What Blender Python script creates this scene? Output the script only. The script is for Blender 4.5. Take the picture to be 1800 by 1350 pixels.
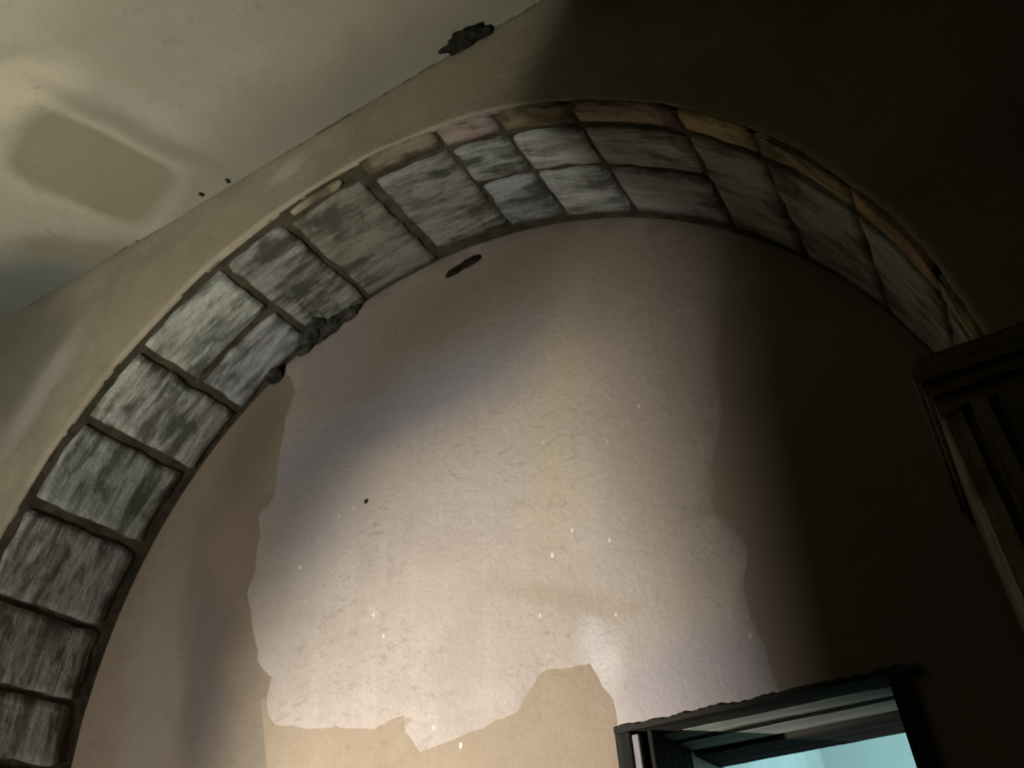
import bpy, bmesh, math, random
from mathutils import Vector, Matrix, noise, geometry

random.seed(7)
scene = bpy.context.scene
C = scene.collection
for o in list(bpy.data.objects):
    bpy.data.objects.remove(o)

# ------------------------------------------------------------------ frame
Z0 = 2.71            # height of the arch springing above the floor
R = 2.2              # arch radius
D = 0.80             # depth of the arch soffit (wall face y=0, recessed wall y=D)
ZC = Z0 + 2.605      # ceiling height

# ------------------------------------------------------------------ camera
H_, P_, R_ = math.radians(27.899), math.radians(36.025), math.radians(-4.771)
F = Vector((-math.sin(H_)*math.cos(P_), math.cos(H_)*math.cos(P_), math.sin(P_)))
RT = Vector((math.cos(H_), math.sin(H_), 0)); UP = RT.cross(F)
R2 = math.cos(R_)*RT + math.sin(R_)*UP; U2 = -math.sin(R_)*RT + math.cos(R_)*UP
cam = bpy.data.cameras.new('camera'); camo = bpy.data.objects.new('camera', cam); C.objects.link(camo)
cam.sensor_fit = 'HORIZONTAL'; cam.sensor_width = 36; cam.lens = 1511.2/1800*36
cam.clip_start = 0.05
cam.dof.use_dof = True; cam.dof.focus_distance = 1.9; cam.dof.aperture_fstop = 4.0
m = Matrix.Identity(4)
for i in range(3):
    m[i][0], m[i][1], m[i][2] = R2[i], U2[i], -F[i]
m.translation = Vector((1.9726, -2.0754, Z0 - 1.1612))
camo.matrix_world = m
scene.camera = camo

# ------------------------------------------------------------------ world, exposure
w = bpy.data.worlds.new('world'); scene.world = w; w.use_nodes = True
w.node_tree.nodes['Background'].inputs[0].default_value = (0.8, 0.9, 0.7, 1)
w.node_tree.nodes['Background'].inputs[1].default_value = 0.0
vs = scene.view_settings
vs.view_transform = 'Standard'; vs.look = 'None'; vs.gamma = 1; vs.use_curve_mapping = False
vs.exposure = 0.0

# ------------------------------------------------------------------ lights: one floodlight on a stand, one window light in the far room
LAMP = Vector((-1.42, -2.2, Z0 - 1.6))
def spot(name, loc, target, power, cone, blend, radius, col):
    l = bpy.data.lights.new(name, 'SPOT'); l.energy = power; l.spot_size = math.radians(cone)
    l.spot_blend = blend; l.shadow_soft_size = radius; l.color = col
    o = bpy.data.objects.new(name, l); C.objects.link(o); o.location = loc
    o.rotation_euler = (Vector(target) - Vector(loc)).to_track_quat('-Z', 'Y').to_euler()
    return o
WARM = (1.0, 0.95, 0.87)
flood_wide = spot('floodlight_spill', LAMP, (-1.6, 0.4, Z0 + 0.8), 165, 116, 1.0, 0.025, WARM)
flood_up = spot('floodlight_upper_beam', LAMP, (-1.2, -1.8, ZC), 430, 92, 1.0, 0.012, (1.0, .96, .82))
flood_hot = spot('floodlight_lower_beam', LAMP, (0.28, D, Z0 - 0.46), 780, 57, 1.0, 0.045, WARM)
far = bpy.data.lights.new('far_room_daylight', 'AREA'); far.shape = 'RECTANGLE'; far.size = 1.2; far.size_y = 1.6
far.energy = 38; far.color = (0.52, 0.93, 1.0)
faro = bpy.data.objects.new('far_room_daylight', far); C.objects.link(faro)
faro.location = (2.6, 2.9, Z0 + 0.3); faro.rotation_euler = (math.radians(90), 0, math.radians(86))

# ------------------------------------------------------------------ node helpers
class NT:
    def __init__(s, name):
        s.m = bpy.data.materials.new(name); s.m.use_nodes = True
        s.t = s.m.node_tree; s.b = s.t.nodes['Principled BSDF']
        s.b.inputs['Roughness'].default_value = 0.95
        s.b.inputs['Specular IOR Level'].default_value = 0.1
    def n(s, ty, **kw):
        x = s.t.nodes.new(ty)
        for k, v in kw.items(): setattr(x, k, v)
        return x
    def put(s, sock, v):
        if hasattr(v, 'is_linked') or hasattr(v, 'links'): s.t.links.new(v, sock)
        else: sock.default_value = v
    def math(s, op, a, b=0.0, clamp=False):
        x = s.n('ShaderNodeMath', operation=op, use_clamp=clamp); s.put(x.inputs[0], a); s.put(x.inputs[1], b); return x.outputs[0]
    def mix(s, fac, a, b, mode='MIX'):
        x = s.n('ShaderNodeMix', data_type='RGBA', blend_type=mode)
        s.put(x.inputs[0], fac); s.put(x.inputs[6], a); s.put(x.inputs[7], b); return x.outputs[2]
    def noise(s, vec, scale, detail=4, rough=0.55, dist=0.0, color=False):
        x = s.n('ShaderNodeTexNoise'); s.put(x.inputs['Vector'], vec)
        x.inputs['Scale'].default_value = scale; x.inputs['Detail'].default_value = detail
        x.inputs['Roughness'].default_value = rough; x.inputs['Distortion'].default_value = dist
        return x.outputs['Color'] if color else x.outputs['Fac']
    def ramp(s, f, lo, hi, a=0.0, b=1.0):
        x = s.n('ShaderNodeMapRange', interpolation_type='SMOOTHSTEP'); s.put(x.inputs[0], f)
        for i, v in ((1, lo), (2, hi), (3, a), (4, b)): s.put(x.inputs[i], v)
        return x.outputs[0]
    def scale(s, vec, k, rot=(0, 0, 0)):
        x = s.n('ShaderNodeMapping'); s.put(x.inputs[0], vec); x.inputs['Scale'].default_value = k; x.inputs['Rotation'].default_value = rot
        return x.outputs[0]
    def coord(s, which='Object'):
        return s.n('ShaderNodeTexCoord').outputs[which]
    def bump(s, h, strength, dist):
        x = s.n('ShaderNodeBump'); x.inputs['Strength'].default_value = strength; x.inputs['Distance'].default_value = dist
        s.put(x.inputs['Height'], h); s.t.links.new(x.outputs[0], s.b.inputs['Normal'])
    def col(s, c): s.put(s.b.inputs['Base Color'], c)

def c4(c): return (c[0], c[1], c[2], 1)

def stain_tone_mask(k, vec, plane, cen, size, ang, soft, amp, box=False, nscale=3.0):
    """mask of one irregular stain or tone patch lying in a plane of the object coordinates"""
    if not hasattr(k, 'stain_noise'): k.stain_noise = k.noise(vec, nscale, 3, 0.6, color=True)    # shared by all stains and tone patches of a material
    nz = k.stain_noise
    d = k.n('ShaderNodeVectorMath', operation='SUBTRACT'); k.put(d.inputs[0], nz); d.inputs[1].default_value = (.5, .5, .5)
    d2 = k.n('ShaderNodeVectorMath', operation='SCALE'); k.put(d2.inputs[0], d.outputs[0]); d2.inputs['Scale'].default_value = amp
    a = k.n('ShaderNodeVectorMath', operation='ADD'); k.put(a.inputs[0], vec); k.put(a.inputs[1], d2.outputs[0])
    sp = k.n('ShaderNodeSeparateXYZ'); k.put(sp.inputs[0], a.outputs[0])
    u = k.math('SUBTRACT', sp.outputs['XYZ'.index(plane[0])], cen[0]); v = k.math('SUBTRACT', sp.outputs['XYZ'.index(plane[1])], cen[1])
    ca, sa = math.cos(ang), math.sin(ang)
    pu = k.math('DIVIDE', k.math('ADD', k.math('MULTIPLY', u, ca), k.math('MULTIPLY', v, sa)), size[0])
    pv = k.math('DIVIDE', k.math('SUBTRACT', k.math('MULTIPLY', v, ca), k.math('MULTIPLY', u, sa)), size[1])
    if box:
        e = k.math('POWER', k.math('ADD', k.math('POWER', k.math('ABSOLUTE', pu), 5.0), k.math('POWER', k.math('ABSOLUTE', pv), 5.0)), 0.2)
    else:
        e = k.math('SQRT', k.math('ADD', k.math('MULTIPLY', pu, pu), k.math('MULTIPLY', pv, pv)))
    return k.ramp(e, 1 - soft, 1 + soft, 1.0, 0.0)

def plaster(name, base, dark, light, plane, stains_and_tones=(), bump=0.35, streak=0.0, specks=False, mott=1.0, pits=0.3):
    k = NT(name); v = k.coord()
    big = k.noise(v, 1.7, 5, 0.6, 0.6); mid = k.noise(v, 6.0, 5, 0.65, 0.4); fine = k.noise(v, 55, 3, 0.6)
    c = k.mix(k.math('MULTIPLY', k.ramp(big, .42, .68), 0.6*mott), c4(base), c4(dark))
    c = k.mix(k.math('MULTIPLY', k.ramp(mid, .5, .75), 0.45*mott), c, c4(light))
    if streak:
        sv = k.scale(v, (9, 9, 0.7)); sn = k.noise(sv, 2.0, 3, 0.6)
        c = k.mix(k.math('MULTIPLY', k.ramp(sn, .45, .75), streak), c, c4(light))
    for (cen, size, ang, soft, amp, colr, op, box) in stains_and_tones:
        mk = stain_tone_mask(k, v, plane, cen, size, ang, soft, amp, box)
        c = k.mix(k.math('MULTIPLY', mk, op), c, c4(colr))
    pt = k.noise(k.scale(v, (16, 16, 34), (0, math.radians(28), 0)), 1.0, 4, 0.7, 0.6)
    pw = k.ramp(k.noise(v, 1.3, 3), .40, .62)
    c = k.mix(k.math('MULTIPLY', k.math('MULTIPLY', k.ramp(pt, .52, .70), pw), pits), c, c4([x*.62 for x in dark]))
    g = k.noise(v, 130, 2, 0.5)
    c = k.mix(k.math('MULTIPLY', k.ramp(g, .35, .7), 0.14), c, c4([x*.55 for x in dark]))
    if specks:
        vo = k.n('ShaderNodeTexVoronoi'); k.put(vo.inputs['Vector'], k.scale(v, (13, 13, 7.5))); vo.inputs['Scale'].default_value = 1.0
        dotm = k.ramp(vo.outputs['Distance'], .06, .11, 1.0, 0.0)
        pick = k.ramp(k.noise(v, 2.3, 2), .44, .56)
        sel = k.n('ShaderNodeSeparateColor'); k.put(sel.inputs[0], vo.outputs['Color'])
        mk = k.math('MULTIPLY', k.math('MULTIPLY', dotm, pick), k.math('GREATER_THAN', sel.outputs[0], 0.35))
        zz_ = k.n('ShaderNodeSeparateXYZ'); k.put(zz_.inputs[0], v)
        mk = k.math('MULTIPLY', mk, k.ramp(zz_.outputs[2], Z0+.5, Z0+1.2, 1.0, 0.0))
        c = k.mix(k.math('MULTIPLY', mk, .8), c, (.92, .88, .80, 1))
    k.col(c)
    dg = k.noise(k.scale(v, (1, 1, 1), (0, math.radians(35), 0)), 14, 4, 0.6, 1.2)
    hgt = k.math('ADD', k.math('MULTIPLY', dg, 0.8), k.math('ADD', k.math('MULTIPLY', fine, 0.35), k.math('MULTIPLY', mid, 0.6)))
    k.bump(hgt, bump*.55, 0.02)
    return k.m

def stone(name, dark, mid_c, light, streak=1.0):
    """tooled limestone: pale streaks of old whitewash run along the arc (UV: u along the arc, v across the soffit)"""
    k = NT(name); uv = k.coord('UV'); oi = k.n('ShaderNodeObjectInfo')
    off = k.n('ShaderNodeVectorMath', operation='ADD'); k.put(off.inputs[0], uv)
    cm = k.n('ShaderNodeCombineXYZ'); r = k.math('MULTIPLY', oi.outputs['Random'], 37.0)
    for i in range(3): k.put(cm.inputs[i], r)
    k.put(off.inputs[1], cm.outputs[0]); v = off.outputs[0]
    s1 = k.noise(k.scale(v, (2.6, 13, 1)), 1.0, 5, 0.62, 0.5)
    s2 = k.noise(k.scale(v, (7, 46, 1)), 1.0, 4, 0.65, 0.3)
    p = k.noise(v, 4.5, 4, 0.6, 0.5)
    a = k.ramp(k.math('ADD', k.math('MULTIPLY', s1, .65), k.math('MULTIPLY', s2, .35)), .40, .62)
    c = k.mix(a, c4(mid_c), c4(light))
    c = k.mix(k.math('MULTIPLY', k.ramp(k.math('ADD', k.math('MULTIPLY', p, .5), k.math('MULTIPLY', s1, .5)), .40, .52, 1, 0), .95), c, c4(dark))
    c = k.mix(k.math('MULTIPLY', k.ramp(k.noise(v, 70, 3, .6), .4, .7), .25), c, c4(dark))
    c = k.mix(1.0, c, oi.outputs['Color'], 'MULTIPLY')
    k.col(c)
    k.bump(k.math('ADD', k.math('MULTIPLY', s2, 1.0), k.math('MULTIPLY', k.noise(v, 28, 4, .65), .8)), 0.45*streak, 0.03)
    return k.m

def simple(name, base, dark, nscale=(6, 6, 6), bump=0.3, rough=0.9):
    k = NT(name); v = k.scale(k.coord(), nscale); nz = k.noise(v, 1.0, 5, 0.65, 0.4)
    k.col(k.mix(k.ramp(nz, .35, .65), c4(dark), c4(base))); k.b.inputs['Roughness'].default_value = rough
    k.bump(nz, bump, 0.02); return k.m

M = {}
M['spandrel'] = plaster('spandrel_plaster', (.385, .338, .25), (.27, .24, .175), (.48, .43, .33), 'XZ', stains_and_tones=[
    ((-2.35, Z0+2.10), (.42, .60), .5, .6, .35, (.17, .17, .15), .75, False),  # darker tone at the far left
    ((-2.05, Z0+1.75), (.12, .42), -.6, .6, .25, (.50, .47, .42), .6, False),
    ((.70, Z0+2.42), (.45, .18), 0, .6, .2, (.36, .33, .22), .7, False),
    ((-.35, Z0+2.45), (.12, .06), .3, .5, .12, (.55, .50, .43), .7, False)], bump=.4)
M['ceiling'] = plaster('ceiling_plaster', (.345, .318, .248), (.275, .258, .20), (.385, .358, .295), 'XY', stains_and_tones=[
    ((-1.29, -.48), (.46, .36), 1.243, .30, .12, (.42, .385, .30), .5, True),
    ((-1.29, -.48), (.38, .275), 1.243, .13, .08, (.215, .195, .125), .85, True),
    ((-2.55, -.12), (.85, .36), .30, .6, .3, (.12, .13, .12), .95, False),  # darker tone along the wall at the far left
    ((-1.85, -.16), (.30, .10), .7, .5, .2, (.19, .165, .115), .7, False),
    ((-1.20, -1.02), (.36, .13), .25, .5, .2, (.52, .475, .36), .8, False),
    ((-1.00, -1.55), (.50, .25), .6, .8, .3, (.50, .455, .35), .7, False),  # pale colour painted in for the brighter light of this corner
    ((-.885, -.50), (.055, .42), -.33, .7, .10, (.225, .205, .155), .75, False),  # darker band outside the paler rim
    ((-.72, -.50), (.07, .50), -.33, .8, .15, (.40, .37, .31), .45, False),
    ((-.10, -.10), (1.05, .24), .0, .8, .25, (.215, .205, .165), .75, False)], bump=.25, mott=.8)  # light dimming towards the wall, painted in as darker colour
M['recess'] = plaster('recess_old_plaster', (.36, .29, .22), (.27, .225, .175), (.42, .35, .275), 'XZ', stains_and_tones=[
    ((-1.70, Z0+.30), (.22, .85), .12, .5, .25, (.44, .38, .31), .7, False),
    ((-1.35, Z0+.25), (.14, .55), .2, .6, .2, (.26, .22, .22), .6, False),
    ((-1.25, Z0+.85), (.16, .22), .2, .6, .2, (.40, .29, .22), .6, False),
    ((-1.20, Z0+1.55), (.22, .40), -.5, .6, .2, (.20, .16, .12), .7, False),
    ((1.75, Z0-.1), (.50, .75), .0, .7, .3, (.22, .18, .14), .7, False)], bump=.3)  # darker tone low on the right
M['fresh'] = plaster('recess_pale_plaster', (.55, .475, .415), (.46, .39, .335), (.61, .54, .475), 'XZ', stains_and_tones=[
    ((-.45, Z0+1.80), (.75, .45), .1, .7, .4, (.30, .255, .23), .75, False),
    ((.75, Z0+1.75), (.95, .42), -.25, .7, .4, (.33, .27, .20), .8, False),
    ((-.30, Z0+1.32), (.85, .20), .12, .8, .3, (.335, .325, .36), .9, False),  # bluish grey band across the coat
    ((-.75, Z0+.95), (.30, .35), .3, .8, .3, (.38, .355, .37), .7, False),
    ((.66, Z0+.90), (.13, .65), -.18, .8, .25, (.54, .46, .33), .75, False),  # warm tan band
    ((1.08, Z0+.80), (.28, .75), 0, .7, .3, (.38, .32, .26), .75, False),
    ((.60, Z0+.12), (.30, .06), -.5, .6, .3, (.42, .35, .26), .6, False),
    ((1.15, Z0-.30), (.40, .14), .1, .7, .15, (.47, .42, .46), .75, False),
    ((.72, Z0-.13), (.07, .12), .2, .6, .1, (.66, .62, .60), .7, False)], bump=.5, streak=.35, specks=True, pits=.5)
M['tan'] = plaster('recess_tan_plaster', (.44, .35, .255), (.38, .295, .21), (.48, .395, .30), 'XZ', bump=.25, streak=.2, specks=True)
M['stone'] = stone('tooled_limestone', (.115, .120, .100), (.255, .265, .235), (.53, .555, .53))
M['stone_b'] = stone('worn_limestone', (.125, .125, .105), (.26, .262, .23), (.41, .41, .38), .7)
M['mortar'] = simple('dark_mortar', (.090, .077, .053), (.048, .042, .03), (9, 9, 9), .6)
M['hole'] = simple('dark_mortar_and_shade', (.032, .032, .023), (.012, .012, .008), (25, 25, 25), .8)  # near-black mortar tone, also painted shade of holes and lintel gaps
M['rubble'] = simple('broken_dark_mortar', (.085, .082, .07), (.02, .02, .014), (18, 18, 18), .8)
M['wood'] = simple('dark_timber', (.055, .050, .042), (.022, .021, .018), (1.5, 26, 26), .5)
M['wood_pale'] = simple('pale_timber', (.60, .62, .55), (.40, .41, .36), (1.2, 22, 30), .35)
M['wood_v'] = simple('dark_timber_upright', (.05, .046, .04), (.02, .02, .017), (26, 26, 1.5), .5)
M['white'] = simple('white_strip_paint', (.40, .37, .38), (.32, .295, .30), (20, 20, 3), .1)
M['reveal'] = simple('reveal_plaster', (.70, .70, .65), (.55, .55, .50), (5, 5, 5), .2)
M['far'] = simple('far_room_paint', (.66, .68, .66), (.58, .60, .58), (2, 2, 2), .05)
M['floor'] = simple('floor_stone', (.055, .070, .042), (.03, .038, .024), (2, 2, 2), .3)
M['dim'] = plaster('room_wall_plaster', (.065, .082, .048), (.042, .052, .032), (.085, .10, .065), 'XZ', bump=.3)
M['pier'] = stone('pier_stone', (.10, .085, .055), (.18, .148, .10), (.26, .215, .15), .6)
M['metal'] = simple('black_painted_metal', (.02, .02, .02), (.012, .012, .012), (8, 8, 8), .05, .5)

# ------------------------------------------------------------------ object helpers
def obj(name, bm, mat, parent=None, smooth=False):
    me = bpy.data.meshes.new(name); bm.to_mesh(me); bm.free(); me.materials.append(mat)
    if smooth:
        for p in me.polygons: p.use_smooth = True
    o = bpy.data.objects.new(name, me); C.objects.link(o)
    if parent: o.parent = parent
    return o
def struct(o, label=None):
    o['kind'] = 'structure'
    if label: o['label'] = label
    return o
def tag(o, label, cat, group=None):
    o['label'] = label; o['category'] = cat
    if group: o['group'] = group
    return o
def box(bm, a, b, bev=0.0):
    r = bmesh.ops.create_cube(bm, size=1.0)
    for v in r['verts']:
        for i in range(3): v.co[i] = a[i] if v.co[i] < 0 else b[i]
    if bev:
        es = list({e for v in r['verts'] for e in v.link_edges})
        bmesh.ops.bevel(bm, geom=es, offset=bev, segments=1, affect='EDGES')
def quad(bm, *ps):
    return bm.faces.new([bm.verts.new(p) for p in ps])
def nz(x, y=0.0, z=0.0, s=1.0): return noise.noise(Vector((x*s, y*s, z*s)))
def fbm(x, y, z=0.0, o=4): return noise.fractal(Vector((x, y, z)), 1.0, 2.0, o)

# ------------------------------------------------------------------ setting: floor, ceiling, room walls
XL, XR, YB = -3.9, 3.5, -5.0
b = bmesh.new(); box(b, (XL-.2, YB-.2, -.2), (XR+.2, 6.0, 0)); struct(obj('floor', b, M['floor']))

# ceiling: a plastered slab, slightly uneven, with the low ridge round the old blocked opening
def ceil_z(x, y):
    h = .012*fbm(x*.8+3, y*.8) + .004*fbm(x*3, y*3+5)
    ca, sa = math.cos(1.243), math.sin(1.243); u, v = x+1.29, y+.48
    p, q_ = (u*ca+v*sa)/.38, (v*ca-u*sa)/.275
    e = (abs(p)**5+abs(q_)**5)**.2 + .12*nz(x*4, y*4)
    h += .016/(1+math.exp((e-.95)/.05))             # sunk inside (upwards)
    h -= .014*math.exp(-((e-1.18)/.16)**2)          # rim stands proud (downwards)
    return ZC + h
bm = bmesh.new(); nx, ny = 150, 90
xs = [XL-.1 + (XR-XL+.2)*i/nx for i in range(nx+1)]
ys = [YB*(j/ny)**1.5 for j in range(ny+1)]
G = []
for j, y in enumerate(ys):
    row = []
    for x in xs:
        yy = y
        if j == 0: yy = -.003 - .016*max(0, fbm(x*2.2, 7.3)+.15) - .006*abs(nz(x*14, 3))
        row.append(bm.verts.new((x, yy, ceil_z(x, yy))))
    G.append(row)
for j in range(ny):
    for i in range(nx): bm.faces.new((G[j][i], G[j+1][i], G[j+1][i+1], G[j][i+1]))
for i in range(nx):
    a, c = G[0][i], G[0][i+1]
    bm.faces.new((a, c, bm.verts.new((c.co.x, c.co.y, ZC+.2)), bm.verts.new((a.co.x, a.co.y, ZC+.2))))
box(bm, (XL-.2, YB-.2, ZC+.2), (XR+.2, .02, ZC+.4))
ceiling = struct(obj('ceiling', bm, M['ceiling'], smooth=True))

for nm, a, c in (('wall_left', (XL-.2, YB-.2, 0), (XL, 0, ZC+.3)), ('wall_right', (XR, YB-.2, 0), (XR+.2, 0, ZC+.3)), ('wall_back', (XL, YB-.2, 0), (XR, YB, ZC+.3))):
    b = bmesh.new(); box(b, a, c); struct(obj(nm, b, M['dim']))

# front wall: plaster face with the arched opening
def plaster_r(th):      # ragged inner edge of the plaster round the arch
    d = math.degrees(th)
    bare = .5/(1+math.exp((d-94)/3.0))               # right of the crown the plaster stops short of the arris
    return R + .004 + .030*bare + .010*fbm(d*.11, 2.0) + (.005*nz(d*.9, 9))
path = []
n_a = 300
for i in range(26): path.append((R+.02, 0.0 + (Z0)*i/26, 1, 0))
for i in range(n_a+1):
    th = math.pi*i/n_a; r = plaster_r(th); path.append((r*math.cos(th), Z0+r*math.sin(th), 0, th))
for i in range(1, 27): path.append((-R-.004, Z0*(1-i/26), -1, 0))
def outer_pt(x, z):
    # project radially to the rectangle of the wall
    zt = ZC + .015
    if z <= Z0: return (XR if x > 0 else XL, z)
    dx, dz = x, z-Z0; s = 1e9
    if dz > 1e-6: s = min(s, (zt-Z0)/dz)
    if dx > 1e-6: s = min(s, XR/dx)
    if dx < -1e-6: s = min(s, XL/dx)
    return (dx*s, Z0+dz*s)
bm = bmesh.new(); NS = 22; rows = []
for (x, z, k_, th) in path:
    ox, oz = outer_pt(x, z); row = []
    rim = bm.verts.new((x + (0 if k_ else .010*math.cos(th)), .030, z)); row.append(rim)
    for j in range(NS+1):
        t = (j/NS)**1.4; px, pz = x+(ox-x)*t, z+(oz-z)*t
        y = .010*fbm(px*1.1, pz*1.1) - .004 + (.006 if j == 0 else 0)
        if j == NS and pz > ZC: y = .0
        row.append(bm.verts.new((px, y, pz)))
    rows.append(row)
for a, c in zip(rows, rows[1:]):
    for j in range(NS+1):
        try: bm.faces.new((a[j], a[j+1], c[j+1], c[j]))
        except ValueError: pass
# corners of the rectangle that the radial sweep cuts off
for sx in (XL, XR):
    quad(bm, (sx, .004, Z0+1.2), (sx, .004, ZC+.02), (sx*.55, .004, ZC+.02))
bmesh.ops.recalc_face_normals(bm, faces=bm.faces)
wall_front = struct(obj('wall_front', bm, M['spandrel'], smooth=True), 'olive tan plastered wall pierced by the stone arch')

# recessed wall behind the arch, with the door opening through it
DX0, DX1, DZ = .86, 1.655, Z0-.42      # door opening
DT = .80                               # thickness of the recessed wall
bm = bmesh.new()
def wpanel(x0, x1, z0, z1):
    n1, n2 = max(1, int((x1-x0)/.08)), max(1, int((z1-z0)/.08)); g = []
    for i in range(n1+1):
        g.append([bm.verts.new((x0+(x1-x0)*i/n1, D + .001*fbm((x0+(x1-x0)*i/n1)*1.3, (z0+(z1-z0)*j/n2)*1.3), z0+(z1-z0)*j/n2)) for j in range(n2+1)])
    for i in range(n1):
        for j in range(n2): bm.faces.new((g[i][j], g[i+1][j], g[i+1][j+1], g[i][j+1]))
WX0, WX1, WZ1 = -2.5, 2.5, Z0+2.5
HEADZ = Z0-.405
wpanel(WX0, .745, 0, WZ1); wpanel(.745, DX1, HEADZ, WZ1); wpanel(DX1, WX1, 0, WZ1)
# reveals and the body of the wall
quad(bm, (DX1, D, 0), (DX1, D+DT, 0), (DX1, D+DT, HEADZ), (DX1, D, HEADZ))
quad(bm, (.745, D, 0), (.745, D+DT, 0), (.745, D+DT, HEADZ), (.745, D, HEADZ))
quad(bm, (.745, D, HEADZ), (DX1, D, HEADZ), (DX1, D+DT, HEADZ), (.745, D+DT, HEADZ))
bmesh.ops.remove_doubles(bm, verts=bm.verts, dist=1e-5)
wall_recess = struct(obj('wall_recess', bm, M['recess'], smooth=False), 'plastered wall filling the arch')

# coats of plaster on the recessed wall: thin slabs with ragged edges
def coat(name, pts, thick, mat, rag=.02, step=.03, y=D, clip=True):
    out = []
    for (a, c) in zip(pts, pts[1:]+pts[:1]):
        L = math.hypot(c[0]-a[0], c[1]-a[1]); n = max(1, int(L/step))
        for i in range(n):
            x, z = a[0]+(c[0]-a[0])*i/n, a[1]+(c[1]-a[1])*i/n
            dx, dz = -(c[1]-a[1])/L, (c[0]-a[0])/L
            e = rag*(fbm(x*4+thick*999, z*4) + .5*nz(x*19, z*19)); e *= (0 if a[2] else 1)
            x += dx*e; z += dz*e
            out.append((x, z))
    n0 = len(out)
    xs_, zs_ = [p[0] for p in out], [p[1] for p in out]
    inner = []
    x = min(xs_)
    while x < max(xs_):
        z = min(zs_)
        while z < max(zs_):
            inner.append(Vector((x + random.uniform(-.02, .02), z + random.uniform(-.02, .02)))); z += .13
        x += .13
    V, E, Fc, *_ = geometry.delaunay_2d_cdt([Vector(p) for p in out] + inner, [], [list(range(n0))], 1, 1e-4)
    bm = bmesh.new()
    vv = [bm.verts.new((p.x, y-thick+.001*fbm(p.x*1.3, p.y*1.3), Z0+p.y)) for p in V]
    for t in Fc: bm.faces.new([vv[i] for i in t])
    bm.edges.ensure_lookup_table()
    rim = [e for e in bm.edges if len(e.link_faces) == 1]
    outw = {}
    for e in rim:
        f = e.link_faces[0]; mid_ = (e.verts[0].co + e.verts[1].co)/2
        d = e.verts[1].co - e.verts[0].co; nrm = Vector((-d.z, 0, d.x)).normalized()
        if nrm.dot(mid_ - f.calc_center_median()) < 0: nrm = -nrm
        for v in e.verts: outw[v] = outw.get(v, Vector()) + nrm
    new = {v: bm.verts.new(v.co + n_.normalized()*.022 + Vector((0, thick+.004, 0))) for v, n_ in outw.items()}
    for e in rim:
        v1, v2 = e.verts
        bm.faces.new((v1, v2, new[v2], new[v1]))
    bmesh.ops.recalc_face_normals(bm, faces=bm.faces)
    return obj(name, bm, mat, wall_recess, True)
arc = [(2.23*math.cos(math.radians(t)), 2.23*math.sin(math.radians(t)), 1) for t in range(44, 118, 3)]
pale = [(1.56, 1.45, 0)] + arc + [(-1.04, 1.97, 0), (-.92, 1.75, 0), (-.98, 1.52, 0), (-1.00, 1.36, 0), (-1.00, 1.10, 0), (-1.10, 1.02, 0), (-1.08, .90, 0), (-1.08, .72, 0), (-1.12, .60, 0), (-1.05, .45, 0),
        (-1.00, .25, 0), (-.88, .14, 0), (-.91, .02, 0), (-.85, -.07, 0), (-.60, -.15, 0), (-.30, -.20, 0), (-.16, -.17, 0), (.06, -.23, 0), (.30, -.21, 0), (.50, -.14, 0), (.69, -.15, 0), (.745, -.30, 0), (.76, -.385, 1),
        (1.30, -.385, 0), (1.29, -.20, 0), (1.28, -.02, 0), (1.32, .12, 0), (1.24, .27, 0), (1.26, .45, 0), (1.33, .60, 0), (1.38, .90, 0), (1.46, 1.20, 0)]
coat('plaster_coat', pale, .005, M['fresh'])
tan = [(-.95, .05, 1), (-.86, -.3, 0), (-.80, -.8, 0), (-.8, -2.5, 1), (.74, -2.5, 1), (.74, -.25, 1), (.69, .0, 1)]
coat('plaster_coat', tan, .003, M['tan'], .012)
mid = [(-.16, -.10, 1), (-.15, -.24, 0), (-.08, -.33, 0), (.10, -.30, 0), (.36, -.27, 0), (.50, -.10, 1)]
coat('plaster_coat', mid, .004, M['fresh'], .012)

# ------------------------------------------------------------------ the stone arch
arch = bpy.data.objects.new('stone_arch', None); C.objects.link(arch); arch.location = (0, 0, Z0)
tag(arch, 'round arch of pale tooled stone blocks framing the plastered recess', 'arch')
def cyl_pt(th, y, r): return Vector((r*math.cos(th), y, r*math.sin(th)))
# mortar bed behind the blocks
bm = bmesh.new(); na, nd = 220, 16; g = []
for i in range(na+1):
    th = math.pi*i/na
    row = []
    for j in range(nd+1):
        y = .02 + (D+.03-.02)*j/nd
        r = R + .020 + .008*fbm(th*9, y*6) - .014*math.exp(-(y/.05)**2)
        row.append(bm.verts.new(cyl_pt(th, y, r)))
    g.append(row)
for i in range(na):
    for j in range(nd): bm.faces.new((g[i][j], g[i][j+1], g[i+1][j+1], g[i+1][j]))
obj('mortar_bed', bm, M['mortar'], arch, True)

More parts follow.
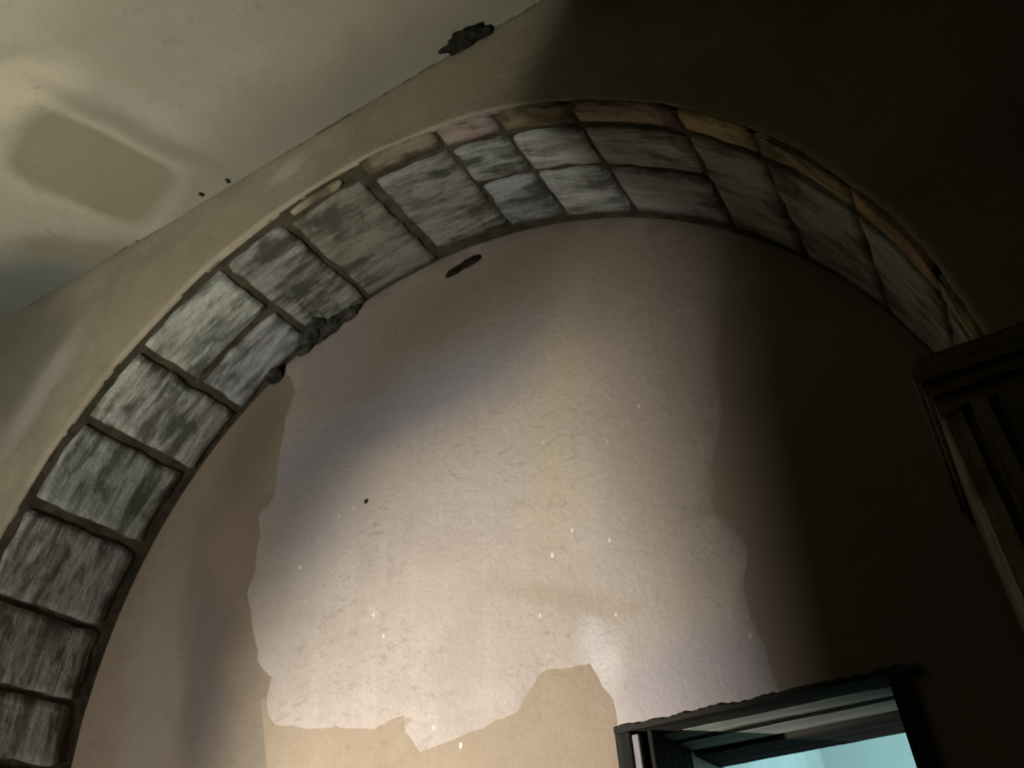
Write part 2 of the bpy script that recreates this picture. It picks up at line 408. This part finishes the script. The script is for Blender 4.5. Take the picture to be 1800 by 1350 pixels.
def block_mesh(t0, t1, y0, y1, seed, rr=R, rough=.007, rag=.013, deep=.10, place=None, du=.045):
    """one dressed block: a gridded face with worn, ragged edges and sides that go back into the mortar"""
    Lu, Lv = abs(t1-t0)*R, (y1-y0)
    nu, nv = max(4, int(Lu/du)), max(3, int(Lv/du))
    bm = bmesh.new(); uvl = bm.loops.layers.uv.new('UVMap'); UV = {}
    g = []
    for i in range(nu+1):
        row = []
        for j in range(nv+1):
            u, v = i/nu, j/nv
            eu = min(i, nu-i); ev = min(j, nv-j)
            th, y = t0+(t1-t0)*u, y0+(y1-y0)*v
            x_ = th*R
            # ragged outline
            if eu == 0: th += (1 if i == 0 else -1)*rag*(.3+fbm(y*9+seed*3.1, seed+i*.37))/R
            if ev == 0: y += (1 if j == 0 else -1)*rag*(.3+fbm(x_*9+seed*1.7, seed+5+j*.11))
            if eu == 0 and ev == 0:
                th += (1 if i == 0 else -1)*.003/R; y += (1 if j == 0 else -1)*.003
            h = rough*fbm(x_*5+seed, y*14+seed*2) + .35*rough*nz(x_*30, y*30, seed)
            r = rr + h + (.005 if (eu == 0 or ev == 0) else 0)
            vt = bm.verts.new(place(th, y, r) if place else cyl_pt(th, y, r)); UV[vt] = (x_, y); row.append(vt)
        g.append(row)
    for i in range(nu):
        for j in range(nv): bm.faces.new((g[i][j], g[i][j+1], g[i+1][j+1], g[i+1][j]))
    ring = [g[i][0] for i in range(nu+1)] + [g[nu][j] for j in range(1, nv+1)] + [g[i][nv] for i in range(nu-1, -1, -1)] + [g[0][j] for j in range(nv-1, 0, -1)]
    back = []
    for vt in ring:
        x_, y = UV[vt]
        p = vt.co.copy()
        if place: q = p + place(0, 0, rr+deep) - place(0, 0, rr)
        else:
            k = Vector((p.x, 0, p.z)).normalized(); q = p + k*deep
        nv_ = bm.verts.new(q); UV[nv_] = (x_, y+deep*.7); back.append(nv_)
    n = len(ring)
    for i in range(n): bm.faces.new((ring[(i+1) % n], ring[i], back[i], back[(i+1) % n]))
    for f in bm.faces:
        f.smooth = len(f.verts) == 4
        for l in f.loops: l[uvl].uv = UV[l.vert]
    bmesh.ops.recalc_face_normals(bm, faces=bm.faces)
    return bm
rad = math.radians
J = [0.0, 9.5, 20.8, 32.6, 42.4, 56.4, 66.6, 75.2, 87.6, 100.6, 111.3, 127.1, 138.8, 151.3, 163.4, 173.2, 181.5]
GAP = [.010, .012, .012, .012, .014, .016, .012, .012, .03, .016, .020, .024, .024, .026, .016, .012, .012]   # half width of each joint, metres
SPLIT = {4: .40, 5: .42, 6: .42, 10: None, 11: None}
sd = 0
def add_block(t0, t1, y0, y1, mat, colr, **kw):
    global sd
    sd += 1
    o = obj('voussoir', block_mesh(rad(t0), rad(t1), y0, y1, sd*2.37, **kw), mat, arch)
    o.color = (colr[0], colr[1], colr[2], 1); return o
for i in range(len(J)-1):
    a = J[i] + math.degrees(GAP[i]/R); c = J[i+1] - math.degrees(GAP[i+1]/R)
    y_in = D - (.02 if i in (8, 9) else (.045 if i < 12 else .085))
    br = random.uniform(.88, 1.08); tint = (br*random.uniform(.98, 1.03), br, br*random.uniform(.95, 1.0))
    tint = tuple(t_*{4: 1.3, 5: 1.1, 6: .85, 7: .66, 12: .80, 13: .78, 14: .82, 15: .9}.get(i, 1.0) for t_ in tint)  # crown blocks tinted darker to paint in the dimmer light there
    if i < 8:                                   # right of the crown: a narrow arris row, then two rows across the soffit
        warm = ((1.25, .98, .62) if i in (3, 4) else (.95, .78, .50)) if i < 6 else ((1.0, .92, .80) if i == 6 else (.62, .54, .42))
        y_in = D - .075
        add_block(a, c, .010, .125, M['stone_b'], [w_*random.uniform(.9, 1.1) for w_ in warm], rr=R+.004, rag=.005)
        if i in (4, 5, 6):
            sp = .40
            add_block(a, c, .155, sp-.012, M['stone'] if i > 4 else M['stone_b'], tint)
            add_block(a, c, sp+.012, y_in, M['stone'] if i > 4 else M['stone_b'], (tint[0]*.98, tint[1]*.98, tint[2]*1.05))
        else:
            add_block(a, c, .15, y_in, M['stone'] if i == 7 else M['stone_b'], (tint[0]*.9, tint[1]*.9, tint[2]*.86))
    elif i == 8:                                # crown-left block: pale sliver at the arris, worn plastered block behind, darkened for dim crown light
        add_block(90.2, 98.8, .030, .088, M['stone_b'], (.98, .86, .66), rag=.016, rr=R-.004)
        add_block(a, c, .110, y_in, M['stone_b'], (.68, .63, .58))
    elif i == 10:                               # split block
        add_block(a, c, .065, .425, M['stone'], tint); add_block(a, c, .465, y_in, M['stone'], (.98, .97, 1.05))
    elif i == 9:
        add_block(a, c, .075, y_in, M['stone'], (.66, .645, .61))  # darker tint stands for the weak light near the crown
    else:
        add_block(a, c, .07, y_in, M['stone'], tint)

# crumbling lumps where the blocks meet the recessed wall, and gaps at the ceiling edge
def lump(parent, name, cen, sx, sy, sz, rot, mat, seed, amp=.35):
    bm = bmesh.new(); bmesh.ops.create_icosphere(bm, subdivisions=3, radius=1.0)
    for v in bm.verts:
        k = 1 + amp*fbm(v.co.x*1.6+seed, v.co.y*1.6, v.co.z*1.6) + .15*nz(v.co.x*5+seed, v.co.y*5, v.co.z*5)
        v.co *= k; v.co = Vector((v.co.x*sx, v.co.y*sy, v.co.z*sz))
    bmesh.ops.rotate(bm, verts=bm.verts, cent=(0, 0, 0), matrix=Matrix.Rotation(rot, 3, 'Y'))
    bmesh.ops.translate(bm, verts=bm.verts, vec=cen)
    return obj(name, bm, mat, parent, True)
def on_arch(deg, y, r=R+.01): return Vector((r*math.cos(rad(deg)), y, r*math.sin(rad(deg))))
for k, (dg, y, sx, sz) in enumerate([(108.6, D-.03, .12, .05), (111.3, D-.07, .07, .05), (105.0, D-.02, .09, .035), (109.5, D-.10, .06, .03), (113.0, D-.02, .07, .03), (119.8, D-.03, .055, .04)]):
    lump(arch, 'broken_mortar', on_arch(dg, y, R-.005), sx, .05, sz, -rad(dg-90), M['rubble'], k*3.3)
lump(wall_recess, 'plaster_hole', Vector((.170, D-.012, Z0+2.078)), .065, .012, .026, rad(-2), M['hole'], 8.0, .25)
lump(wall_recess, 'plaster_hole', Vector((.262, D-.012, Z0+2.090)), .070, .012, .030, rad(-2), M['hole'], 3.0, .25)
lump(wall_recess, 'plaster_hole', Vector((-.39, D-.012, Z0+.86)), .008, .005, .012, 0, M['hole'], 2.0)
lump(ceiling, 'plaster_hole', Vector((.79, -.035, ZC-.008)), .11, .055, .014, 0, M['hole'], 4.4, .6)
lump(ceiling, 'plaster_hole', Vector((.88, -.02, ZC-.008)), .06, .04, .012, 0, M['hole'], 6.4, .6)
for k, (x, y) in enumerate([(-.94, -.05), (-.75, -.04), (-1.50, -.012)]):
    lump(ceiling, 'plaster_hole', Vector((x, y, ZC-.002)), .013, .016, .004, 0, M['hole'], 11+k, .6)

# ------------------------------------------------------------------ the jambs below the arch
def jamb(name, sgn, xface, label):
    e = bpy.data.objects.new(name, None); C.objects.link(e); e.location = (sgn*R, 0, 0); tag(e, label, 'pier'); return e
pier_l = jamb('arch_pier', -1, -R, 'pale stone pier carrying the left foot of the arch')
bm = bmesh.new(); box(bm, (-.30, .03, 0), (-.022, D+.02, Z0)); obj('mortar_bed', bm, M['mortar'], pier_l)
zz = Z0 - .06; k = 0
def place_l(u, y, r): return Vector((-(r-R), y, u*R))
while zz > .05:
    h = min(.40, zz); k += 1
    bm = block_mesh((zz-h)/R, (zz-.03)/R, .05, D-.045, 90+k*1.9, place=place_l, du=.06)
    o = obj('jamb_block', bm, M['stone'], pier_l); o.color = (.95, .95, .92, 1); zz -= h

pier_r = jamb('arch_pier', 1, R, 'dark stone pier with moulded impost under the right foot of the arch')
def extr_profile(bm, prof, z0, z1):     # prof: (x, y) outline, extruded upright
    lo = [bm.verts.new((x, y, z0)) for x, y in prof]; hi = [bm.verts.new((x, y, z1)) for x, y in prof]; n = len(prof)
    for i in range(n): bm.faces.new((lo[i], lo[(i+1) % n], hi[(i+1) % n], hi[i]))
    bm.faces.new(hi); bm.faces.new(lo[::-1])
    bmesh.ops.recalc_face_normals(bm, faces=bm.faces)
# shaft: chamfered front arris, a groove, then the flat face
prof = [(-.155, D), (-.155, .03), (-.145, .0), (-.105, -.022), (-.100, -.004), (-.085, -.004), (-.080, -.030), (-.045, -.036), (-.040, -.012), (-.022, -.012), (-.018, -.036), (.35, -.036), (.35, D)]
zz = Z0 - .06; k = 0
while zz > .02:
    h = min(.62, zz); k += 1
    bm = bmesh.new(); extr_profile(bm, prof, zz-h+.008, zz)
    uvl = bm.loops.layers.uv.new('UVMap')
    for f in bm.faces:
        for l in f.loops: l[uvl].uv = (l.vert.co.z, l.vert.co.x+l.vert.co.y)
    o = obj('pier_block', bm, M['pier'], pier_r); o.color = (1, 1, 1, 1); zz -= h
def impost(bm, off, z0, z1):
    extr_profile(bm, [(-.155-off, D), (-.155-off, -.03-off), (1.29, -.03-off), (1.29, .02), (.0, .02), (.0, D)], z0, z1)
bm = bmesh.new()
for off, z0, z1 in ((-.002, -.06, -.02), (.010, -.02, .02), (.022, .02, .055), (.012, .055, .075), (.0, .075, .10)):
    impost(bm, off, Z0+z0, Z0+z1)
uvl = bm.loops.layers.uv.new('UVMap')
for f in bm.faces:
    for l in f.loops: l[uvl].uv = (l.vert.co.x, l.vert.co.z+l.vert.co.y)
o = obj('impost', bm, M['pier'], pier_r); o.color = (1, .9, .85, 1)

# ------------------------------------------------------------------ the doorway
door = bpy.data.objects.new('door_1', None); C.objects.link(door); door.location = (0, 0, 0)
struct(door, 'timber framed doorway in the recessed wall, its head lit from the teal room beyond')
def beam(name, x0, x1, y0, y1, z0, z1, mat, rag=0.0, seed=0.0):
    bm = bmesh.new(); n = 110; lo = []
    for i in range(n+1):
        x = x0+(x1-x0)*i/n; e = rag*(.6*fbm(x*7+seed, seed)+.5*nz(x*34, seed)); e2 = .003*fbm(x*3+seed, 4)
        lo.append([bm.verts.new(p) for p in ((x, y0+e2, z0+e2), (x, y1+e2, z0+e2), (x, y1, z1), (x, y0, z1+e))])
    for a, c in zip(lo, lo[1:]):
        for j in range(4): bm.faces.new((a[j], c[j], c[(j+1) % 4], a[(j+1) % 4]))
    bm.faces.new(lo[0]); bm.faces.new(lo[-1][::-1])
    bmesh.ops.recalc_face_normals(bm, faces=bm.faces)
    return obj(name, bm, mat, door)
beam('lintel_beam', .742, 1.75, D-.020, D+.105, DZ, Z0-.400, M['wood'], .020, 1)
beam('lintel_beam', .80, 1.74, D+.125, D+.245, DZ+.004, HEADZ+.04, M['wood_pale'], 0, 2)
beam('lintel_beam', .80, 1.74, D+.285, D+.45, DZ+.004, HEADZ+.04, M['wood_pale'], 0, 3)
beam('lintel_beam', .80, 1.74, D+.47, D+.74, DZ-.012, HEADZ+.04, M['wood'], 0, 4)
beam('gap_shade_strip', .80, 1.74, D+.243, D+.287, DZ+.001, HEADZ+.04, M['hole'], 0, 6)  # dark strip fills the gap, standing in for its shade
beam('gap_shade_strip', .80, 1.74, D+.100, D+.125, DZ+.008, HEADZ+.04, M['hole'], 0, 7)  # same painted shade in the front gap
beam('lintel_backing', .80, 1.74, D+.09, D+.79, DZ+.05, HEADZ+.09, M['hole'], 0, 5)  # near-black backing keeps the open gaps dark
bm = bmesh.new(); box(bm, (.742, D-.020, 0), (.800, D+.06, DZ), .004); obj('door_post', bm, M['wood_v'], door)
bm = bmesh.new(); box(bm, (.800, D-.012, 0), (.826, D+.02, DZ-.012), .003); obj('white_batten', bm, M['white'], door)
bm = bmesh.new(); box(bm, (.80, D+.02, 0), (.862, D+.40, DZ), .003); obj('reveal_boarding', bm, M['wood_v'], door)
bm = bmesh.new(); box(bm, (.745, D+.40, 0), (.850, D+DT, DZ)); obj('reveal_plaster', bm, M['reveal'], door)
bm = bmesh.new(); box(bm, (DX1, D-.020, 0), (DX1+.06, D+.06, DZ), .004); obj('door_post', bm, M['wood_v'], door)

# the room beyond
FX, FY = .725, 4.2
y0 = D+DT
for nm, a, c in (('wall_far_left', (FX-.1, y0, 0), (FX, FY, 6.2)), ('wall_far_end', (FX-.1, FY, 0), (4.6, FY+.1, 6.2)), ('wall_far_right', (4.5, y0, 0), (4.6, FY, 6.2))):
    b = bmesh.new(); box(b, a, c); struct(obj(nm, b, M['far']))
b = bmesh.new(); box(b, (FX-.1, y0, 6.2), (4.6, FY+.1, 6.3)); struct(obj('ceiling_far', b, M['far']))
b = bmesh.new()
box(b, (-2.5, y0, 0), (.745, y0+.05, 6.2)); box(b, (DX1, y0, 0), (4.6, y0+.05, 6.2)); box(b, (.745, y0, HEADZ), (DX1, y0+.05, 6.2))
struct(obj('wall_far_near', b, M['far']))

# ------------------------------------------------------------------ the floodlight on its stand (stands left of the frame)
lampo = bpy.data.objects.new('floodlight', None); C.objects.link(lampo); lampo.location = (LAMP.x, LAMP.y, 0)
tag(lampo, 'black floodlight with an added shade flap on a tripod stand', 'floodlight')
def rod(bm, a, c, r, n=10):
    a, c = Vector(a), Vector(c); d = c-a
    res = bmesh.ops.create_cone(bm, segments=n, radius1=r, radius2=r, depth=d.length, cap_ends=True)
    mt = Matrix.Translation((a+c)/2) @ d.to_track_quat('Z', 'Y').to_matrix().to_4x4()
    bmesh.ops.transform(bm, matrix=mt, verts=res['verts'])
hz = LAMP.z
bm = bmesh.new(); rod(bm, (0, -.12, .25), (0, -.12, hz-.12), .014); obj('pole', bm, M['metal'], lampo)
for k in range(3):
    a = k*2.094+.5; bm = bmesh.new(); rod(bm, (0, -.12, .55), (.38*math.cos(a), -.12+.38*math.sin(a), .012), .010); obj('leg', bm, M['metal'], lampo)
aim = (Vector((0.0, .6, Z0+.9)) - LAMP).normalized()
bm = bmesh.new(); box(bm, (-.13, -.10, -.16), (.13, .10, -.04), .012)
bmesh.ops.transform(bm, matrix=Matrix.Translation((0, 0, hz)) @ (aim.to_track_quat('Z', 'Y').to_matrix().to_4x4()), verts=bm.verts)
obj('housing', bm, M['metal'], lampo)
# added unseen flap: its front edge is shaped to shade the right side
edge = [Vector(t) for t in ((1.02, D, Z0-2.4), (1.08, D, Z0-.9), (1.12, D, Z0-.36), (1.16, D, Z0+.6), (1.27, D, Z0+1.45), (1.02, 0, Z0+2.03), (1.30, 0, Z0+2.53), (1.5, -.3, Z0+3.2))]
bm = bmesh.new(); f1, f2 = [], []
for t in edge:
    d = (t - LAMP).normalized(); sd_ = Vector((d.y, -d.x, 0)).normalized()
    p = d*.55 + Vector((0, 0, hz)); q = d*.06 + sd_*.20 + Vector((0, 0, hz))
    f1.append((bm.verts.new(p), bm.verts.new(q))); f2.append((bm.verts.new(p + sd_*.004), bm.verts.new(q + sd_*.004)))
for i in range(len(edge)-1):
    bm.faces.new((f1[i][0], f1[i][1], f1[i+1][1], f1[i+1][0])); bm.faces.new((f2[i][0], f2[i+1][0], f2[i+1][1], f2[i][1]))
    bm.faces.new((f1[i][0], f1[i+1][0], f2[i+1][0], f2[i][0]))
bmesh.ops.recalc_face_normals(bm, faces=bm.faces)
obj('added_shade_flap', bm, M['metal'], lampo)
bpy.context.view_layer.update()
